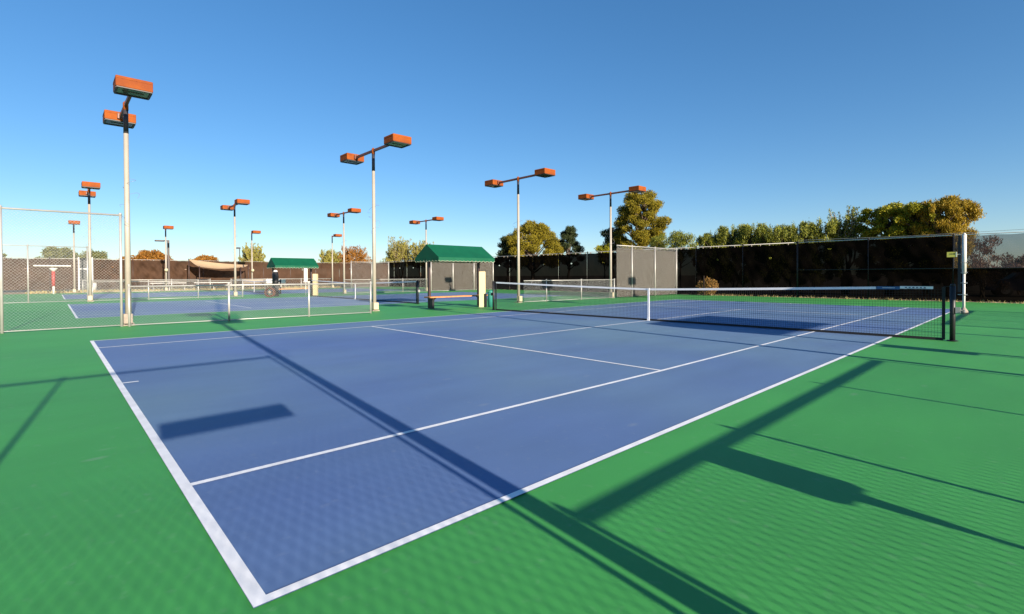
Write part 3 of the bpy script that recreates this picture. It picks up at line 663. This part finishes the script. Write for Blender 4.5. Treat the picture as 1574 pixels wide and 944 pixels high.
# parked car beyond the sheer screen
def make_car(label, loc, rz):
    t = thing('parked_car', label, 'car', loc, rz)
    prof = [(-2.15, .35), (-2.2, .7), (-2.1, .88), (-1.2, .98), (-0.75, 1.36), (0.75, 1.42), (1.45, 1.02), (2.1, .92), (2.2, .6), (2.15, .35)]
    mb = MB(); n = len(prof)
    for s, k in ((-0.86, 1), (0.86, 1)):
        for x, z in prof: mb.v.append((x, s*(0.82 if z > 1.2 else 1.0), z))
    for i in range(n): mb.f.append((i, (i+1) % n, n+(i+1) % n, n+i))
    mb.f.append(tuple(reversed(range(n)))); mb.f.append(tuple(range(n, 2*n)))
    part('body', mb, 'car_blue', t)
    for s in (-1, 1):
        g = MB(); y = s*0.865
        g.quad((-1.0, y, 1.0), (1.2, y, 1.03), (0.72, s*0.72, 1.38), (-0.72, s*0.72, 1.33)); part('side_window', g, 'car_glass', t)
    part('windscreen', MB().quad((1.42, -.78, 1.045), (1.42, .78, 1.045), (.80, .68, 1.41), (.80, -.68, 1.41)), 'car_glass', t)
    part('rear_window', MB().quad((-1.19, -.78, 1.0), (-1.19, .78, 1.0), (-.78, .68, 1.35), (-.78, -.68, 1.35)), 'car_glass', t)
    for x in (-1.35, 1.35):
        for s in (-1, 1):
            wq = part('wheel', MB().tube([(x, s*.70, .32), (x, s*.90, .32)], .32, 18), 'tyre', t, True)
            part('rim', MB().tube([(x, s*.90, .32), (x, s*.91, .32)], .19, 12), 'galvanised', wq)
    for s in (-1, 1): part('headlight', MB().box((2.15, s*.65, .75), (.08, .3, .14)), 'white_paint', t)
    return t
make_car('dark blue car parked beyond the sheer screen at the right edge', (7.3, 28.5, 0), R(12))

# ------------------------------------------------------------------ vegetation
def leaves_mesh(name, clumps, m, size, seed, shape='leaf', density=1.0):
    """clumps: (centre, radii, count); leaves lie mostly in the outer half of each clump"""
    rg = np.random.default_rng(seed); Ps = []
    Ns = []
    for c0, rad, cnt in clumps:
        n = max(8, int(cnt*density)); d = rg.normal(size=(n, 3)); d /= np.linalg.norm(d, axis=1)[:, None]
        rr = rg.random(n)**0.42; lump = 1 + 0.16*np.sin(d[:, 0]*5+c0[0]*3)*np.sin(d[:, 1]*6+c0[1]) + 0.10*rg.normal(size=n)
        Ps.append(np.array(c0) + d*rr[:, None]*lump[:, None]*np.array(rad)); Ns.append(d)
    P = np.concatenate(Ps); D = np.concatenate(Ns); n = len(P)
    ax = D*0.8 + rg.normal(size=(n, 3))*0.7
    if shape == 'spray': ax[:, 2] = np.abs(ax[:, 2])+0.9
    if shape == 'needle': ax[:, 2] += 0.25
    ax /= np.linalg.norm(ax, axis=1)[:, None]
    sd_ = np.cross(ax, rg.normal(size=(n, 3))); sd_ /= np.linalg.norm(sd_, axis=1)[:, None]+1e-9
    ln = size*(0.6+0.8*rg.random(n))[:, None]; wd = ln*{'leaf': 0.42, 'spray': 0.26, 'needle': 0.34}[shape]
    a = P-ax*ln*0.5; b = P+sd_*wd*0.5; c_ = P+ax*ln*0.5; d_ = P-sd_*wd*0.5
    V = np.stack([a, b, c_, d_], 1).reshape(-1, 3).astype(np.float32)
    me = bpy.data.meshes.new(name); me.vertices.add(4*n); me.vertices.foreach_set('co', V.ravel())
    me.loops.add(4*n); me.loops.foreach_set('vertex_index', np.arange(4*n, dtype=np.int32))
    me.polygons.add(n); me.polygons.foreach_set('loop_start', np.arange(0, 4*n, 4, dtype=np.int32)); me.polygons.foreach_set('loop_total', np.full(n, 4, dtype=np.int32))
    me.materials.append(MT[m]); me.update(calc_edges=True); return me
def limb(mb, a, b, r0, r1, rnd, n=5, wob=0.12):
    a, b = Vector(a), Vector(b); pts = []; L = (b-a).length
    for i in range(n+1):
        p = a.lerp(b, i/n)
        if 0 < i < n: p += Vector((rnd.uniform(-1, 1), rnd.uniform(-1, 1), rnd.uniform(-.4, .4)))*L*wob*0.4
        pts.append(p)
    mb.tube(pts, [r0+(r1-r0)*i/n for i in range(n+1)], 6)
def tree(name, label, cat, loc, clumps, m, size, seed, trunk_r=0.15, bark='bark', shape='leaf', fork=0.35, group=None, stems=1):
    """clumps in local coords"""
    t = thing(name, label, cat, loc, 0, group); rnd = random.Random(seed)
    top = max(c[0][2] for c in clumps); cx = sum(c[0][0] for c in clumps)/len(clumps); cy = sum(c[0][1] for c in clumps)/len(clumps)
    tr = MB(); roots = []
    for s in range(stems):
        b0 = (rnd.uniform(-.3, .3)*(stems > 1), rnd.uniform(-.3, .3)*(stems > 1), -0.05); h = top*rnd.uniform(0.72, 0.86)
        tp = (cx*0.6+rnd.uniform(-.3, .3)*(stems > 1)*2, cy*0.6+rnd.uniform(-.3, .3)*(stems > 1)*2, h); limb(tr, b0, tp, trunk_r, trunk_r*0.3, rnd, 7, 0.06); roots.append((b0, tp))
    part('trunk', tr, bark, t, True)
    lm = MB()
    for c0, rad, cnt in clumps:
        b0, tp = rnd.choice(roots); f_ = max(fork, min(0.95, (c0[2]-rad[2]*0.9)/max(top*0.85, .1))); st = Vector(b0).lerp(Vector(tp), f_*0.85)
        limb(lm, st, (c0[0], c0[1], c0[2]+rad[2]*0.3), trunk_r*0.42, trunk_r*0.08, rnd)
    part('limbs', lm, bark, t, True)
    obj('crown', leaves_mesh('crown', clumps, m, size, seed, shape), t)
    return t

def wispy(name, label, cat, loc, W, z0, H, m, seed, twigs=170, per=34, leaf=0.16, trunk_r=0.10, bark='bark_pale', group=None, tr_w=0.012):
    """open desert tree: many thin rising twigs, each carrying small leaves"""
    t = thing(name, label, cat, loc, 0, group); rnd = random.Random(seed); tr = MB(); forks = []
    for k in range(6):
        a = k*2*math.pi/6+rnd.uniform(-.4, .4); r = W*rnd.uniform(.10, .24); tp = (r*math.cos(a), r*math.sin(a), z0+(H-z0)*rnd.uniform(.05, .45))
        limb(tr, (0.1*math.cos(a), 0.1*math.sin(a), -.05), tp, trunk_r, trunk_r*.4, rnd, 6, .10); forks.append(tp)
    part('trunk', tr, bark, t, True)
    tw = MB(); cl = []
    for k in range(twigs):
        f_ = rnd.choice(forks); a = rnd.uniform(0, 6.283); e = rnd.uniform(0, 1)**0.8
        tip = Vector((f_[0]*0.8+W*0.42*math.cos(a)*(1-0.65*e), f_[1]*0.8+W*0.42*math.sin(a)*(1-0.65*e), z0+(H-z0)*(0.12+0.88*e)*rnd.uniform(.8, 1.0)))
        st = Vector(f_); mid = st.lerp(tip, .5)+Vector((rnd.uniform(-.2, .2), rnd.uniform(-.2, .2), .15)); tw.tube([st, mid, tip], [.028, tr_w*1.3, tr_w*.6], 4, cap=False)
        for j in range(5):
            q = 0.3+0.7*j/4; p = (st.lerp(mid, q*2) if q < .5 else mid.lerp(tip, q*2-1)); s_ = 0.17*W/5*(1.15-.5*q)+0.04; cl.append((tuple(p), (s_, s_, s_*1.5), per/5))
    part('twigs', tw, bark, t)
    obj('crown', leaves_mesh('crown', cl, m, leaf, seed, 'spray'), t)
    return t

def sprigs(seed, W, z, n, h=0.38, w=0.10, cnt=55, fall=0.5):
    """narrow upright shoots that make a ragged crown outline"""
    q = random.Random(seed); out = []
    for k in range(n):
        a = q.uniform(0, 6.283); r = W/2*math.sqrt(q.random()); hh = h*q.uniform(.6, 1.4)
        out.append(((r*math.cos(a), r*math.sin(a), z-fall*(r/(W/2))**2+q.uniform(-.15, .2)), (w, w, hh), cnt))
    return out

# left pine: broad dome of puffs
def dome(rnd, W, z0, z1, n, r, prof, cnt, depth=0.8, flat=0.8):
    out = []
    for k in range(n):
        q = (k+0.5)/n; z = z0+(z1-z0)*q; hw = prof((z-z0)/(z1-z0))*W/2
        a = k*2.399963+rnd.uniform(-.3, .3); rr = math.sqrt(rnd.uniform(0.15, 1.0))
        s = r*rnd.uniform(0.7, 1.25)
        out.append(((hw*rr*math.cos(a), hw*depth*rr*math.sin(a), z), (s, s, s*flat), cnt*s*s/(r*r)))
    return out
rnd = random.Random(21)
tree('pine_tree', 'broad gold lit pine behind the dark fence left of the tall pine', 'tree', (-31.6, 27.9, 0), dome(rnd, 7.6, 2.6, 7.0, 50, 0.74, lambda t: (1-(0.15+0.85*t)**2.4)**0.5*1.10, 1500, flat=0.7), 'leaf_pine', 0.17, 2, 0.28, shape='needle')
rnd = random.Random(22)
tree('pine_tree', 'small dark green pine squeezed at the right side of the broad gold pine', 'tree', (-29.0, 31.2, 0), dome(rnd, 3.3, 2.5, 6.6, 20, 0.55, lambda t: 1-0.55*t, 1000, flat=.7), 'leaf_pine_dark', 0.17, 3, 0.18, shape='needle')
rnd = random.Random(25)
tree('pine_tree', 'dark pine at the left shoulder of the broad gold pine', 'tree', (-33.9, 26.2, 0), dome(rnd, 3.6, 2.3, 5.5, 16, 0.55, lambda t: 1-0.5*t, 1000, flat=.7), 'leaf_pine_dark', 0.17, 13, 0.16, shape='needle')
rnd = random.Random(23)
tree('pine_tree', 'tallest pine with a rounded gold top behind the grey screened divider', 'tree', (-20.9, 33.1, 0),
     dome(rnd, 5.6, 2.6, 9.8, 60, 0.76, lambda t: (0.95 if t < .3 else 0.90-0.12*math.sin(t*9)) * (1 if t < 0.8 else (1-(t-.8)*2.6)), 1500, flat=0.62), 'leaf_pine', 0.17, 4, 0.3, shape='needle')
rnd = random.Random(24)
tree('pine_tree', 'dark low pine bough mass at the left foot of the tallest pine', 'tree', (-23.6, 32.0, 0), dome(rnd, 3.0, 3.2, 6.3, 15, 0.58, lambda t: 1-0.6*t, 1000, flat=.7), 'leaf_pine_dark', 0.17, 5, 0.16, shape='needle')
tree('shrub', 'small gold bush low over the dark fence left of the grey divider', 'shrub', (-22.5, 28.9, 0), dome(random.Random(1), 1.9, 2.4, 4.3, 9, 0.5, lambda t: 1-0.4*t, 420), 'leaf_gold', 0.16, 6, 0.08)
tree('shrub', 'yellow green bush right of the tallest pine over the grey divider', 'shrub', (-13.3, 27.2, 0), dome(random.Random(2), 2.7, 2.6, 4.75, 16, 0.5, lambda t: 1-0.5*t, 520), 'leaf_oleander', 0.15, 7, 0.09, shape='spray')
tree('shrub', 'yellow green bush at the right foot of the tallest pine', 'shrub', (-16.2, 28.6, 0), dome(random.Random(12), 2.2, 2.6, 4.9, 12, 0.5, lambda t: 1-0.5*t, 480), 'leaf_oleander', 0.15, 17, 0.09, shape='spray')
hz = [(-8.7, 23.3, 1.5, 4.35, 'small low shrub at the left end of the row over the dark fence'), (-7.6, 24.0, 1.6, 4.75, 'rounded shrub second in the row over the dark fence'),
      (-6.2, 24.2, 1.7, 4.75, 'pointed shrub third in the row over the dark fence'), (-4.9, 24.2, 1.7, 4.55, 'shrub fourth in the row over the dark fence'),
      (-3.9, 25.0, 1.8, 4.6, 'dark shrub fifth in the row just left of the pale branched tree'), (-2.6, 25.2, 1.9, 4.85, 'dark shrub at the left foot of the pale branched tree')]
for i, (x, y, W_, H_, lab) in enumerate(hz):
    tree('oleander_shrub', lab, 'shrub', (x, y, 0), dome(random.Random(30+i), W_*1.75, 0.9, H_-0.15, 44, 0.31, lambda t: 1.15-0.42*t, 800, flat=1.2) + sprigs(130+i, W_*1.7, H_-0.25, 26), 'leaf_oleander', 0.13, 40+i, 0.05, shape='spray', group='shrubs over the dark back fence', stems=2)
wispy('pale_branched_tree', 'open tree with pale orange branches right of the dark shrubs', 'tree', (-1.3, 26.6, 0), 3.4, 2.2, 5.9, 'leaf_oleander', 50, twigs=110, per=90, leaf=0.15, tr_w=0.016)
tree('broadleaf_tree', 'green gold tree between the pale branched tree and the brightest golden tree', 'tree', (1.1, 26.4, 0), dome(random.Random(51), 3.5, 1.0, 5.35, 52, 0.40, lambda t: 1.1-0.35*t*t, 1000) + sprigs(150, 3.4, 5.3, 34, .3, .13, 90, .7), 'leaf_gold', 0.13, 51, 0.14, stems=2)
tree('broadleaf_tree', 'golden yellow tree just left of the orange tinted one at the end of the trees', 'tree', (2.6, 26.0, 0), dome(random.Random(52), 3.2, 1.0, 5.4, 52, 0.40, lambda t: 1.1-0.35*t*t, 1000) + sprigs(150, 3.4, 5.3, 34, .3, .13, 90, .7), 'leaf_gold', 0.13, 52, 0.14, stems=2)
tree('broadleaf_tree', 'orange tinted tree rising highest at the right end of the trees', 'tree', (3.75, 25.7, 0), dome(random.Random(53), 2.7, 1.2, 5.55, 54, 0.42, lambda t: 1.1-0.3*t, 1000) + sprigs(153, 3.0, 5.5, 40, .26, .13, 90, .9), 'leaf_rust', 0.13, 53, 0.14, shape='spray', stems=2)
# shrubs seen through the sheer screen
for i, (x, y, W_, H_, lab) in enumerate(((5.3, 26.5, 2.0, 3.2, 'reddish dry bush seen through the sheer screen beside the white post'), (6.6, 33, 2.4, 2.5, 'low dry bush seen through the sheer screen near the car'), (8.4, 30, 2.0, 2.9, 'dry bush seen through the sheer screen at the right edge'), (5.7, 38, 4.0, 2.2, 'low far dry thicket seen through the sheer screen'))):
    tree('dry_bush', lab, 'shrub', (x, y, 0), dome(random.Random(60+i), W_, 0.5, H_, 14, 0.42, lambda t: 1-0.4*t, 300), 'leaf_dry', 0.15, 60+i, 0.06, 'bark_pale', shape='spray', group='dry bushes beyond the right fence', stems=3)
# palo verdes far left of centre
pv = [(-61.0, 28.2, 6.0, 7.4, 'largest pale yellow palo verde left of the nearer green canopy', 'leaf_paloverde'), (-57.0, 29.8, 4.6, 6.7, 'pale yellow palo verde partly behind the nearer green canopy', 'leaf_paloverde'),
      (-63.1, 21.5, 5.6, 5.8, 'orange tinted palo verde directly left of the second lamp post', 'leaf_orange'), (-64.1, 18.2, 4.2, 5.0, 'low yellow palo verde right of the farther green canopy', 'leaf_paloverde'),
      (-70.0, 9.2, 3.8, 5.9, 'yellow green palo verde standing alone left of the farther green canopy', 'leaf_paloverde')]
for i, (x, y, W_, H_, lab, mm) in enumerate(pv):
    wispy('palo_verde', lab, 'tree', (x, y, 0), W_*1.15, 2.2, H_+0.3, mm, 70+i, twigs=150, per=70, leaf=0.26, group='palo verde trees beyond the perimeter fence', tr_w=0.02)
for i, (x, y, W_, H_, lab, mm, nm) in enumerate(((-80.3, -1.7, 7.0, 5.1, 'rounded orange brown bush left of the brown street lamp', 'leaf_orange', 'desert_bush'), (-78.9, 5.0, 6.6, 4.4, 'lower orange bush behind the shade sail', 'leaf_orange', 'desert_bush'),
      (-79.5, -4.6, 3.5, 4.0, 'small orange bush just right of the nearest lamp post', 'leaf_orange', 'desert_bush'),
      (-89.0, -11.6, 8.0, 5.6, 'green bushy tree seen through the left fence behind the red column', 'leaf_green', 'bushy_tree'), (-84.0, -7.8, 5.2, 4.8, 'green bush just left of the nearest lamp post', 'leaf_green', 'bushy_tree'), (-88.5, -18.4, 4.2, 5.3, 'dark green bush at the far left edge', 'leaf_green', 'bushy_tree'))):
    tree(nm, lab, 'tree' if nm == 'bushy_tree' else 'bush', (x, y, 0), dome(random.Random(80+i), W_, 1.5, H_-0.3, 34, 0.75, lambda t: (1-t*t*0.9)**.5, 420), mm, 0.30, 80+i, 0.14, stems=3)

t = tree('dry_bush', 'sunlit tan dry bush with a dark stake at the foot of the dark back fence', 'shrub', (-6.75, 18.05, 0), [((0, 0, .35), (.62, .3, .4), 1500), ((-.32, 0, .5), (.36, .25, .42), 800), ((.3, 0, .62), (.42, .25, .42), 1000), ((0.05, 0, .8), (.3, .2, .32), 500)], 'leaf_tan', 0.10, 91, 0.03, 'bark_pale', shape='spray', stems=3)
part('stake', MB().box((-0.02, -0.36, 0.62), (0.06, 0.04, 1.25)), 'steel_brown', t)

# dry grass tufts along the foot of the back fence
rg = random.Random(99); mb = MB()
for k in range(1100):
    x = rg.uniform(-8.3, 13) if rg.random() < .75 else rg.choice((-5.5, -3.4, -1.0, 0.6, 2.4, 4.4))+rg.gauss(0, .12); y = 18.36+rg.uniform(-.14, .12); h = rg.uniform(.03, .16); a = rg.uniform(0, 6.28)
    dx, dy = .012*math.cos(a), .012*math.sin(a); mb.tri((x-dx, y-dy, 0), (x+dx, y+dy, 0), (x+rg.uniform(-.07, .07), y+rg.uniform(-.05, .05), h))
tag(part('dry_grass', mb, 'grass_dry', None, kind='stuff'), 'dry grass tufts along the foot of the dark back fence', 'grass')
rg = random.Random(77); mb = MB()
for k in range(4000):
    x = rg.uniform(-54.8, -47.2); y = rg.uniform(-14, 14); h = rg.uniform(.05, .22); a = rg.uniform(0, 6.28)
    dx, dy = .03*math.cos(a), .03*math.sin(a); mb.tri((x-dx, y-dy, -.04), (x+dx, y+dy, -.04), (x+rg.uniform(-.1, .1), y+rg.uniform(-.1, .1), h))
tag(part('dry_grass', mb, 'grass_dry', None, kind='stuff'), 'straw coloured grass on the earth strip beyond the farthest court', 'grass')
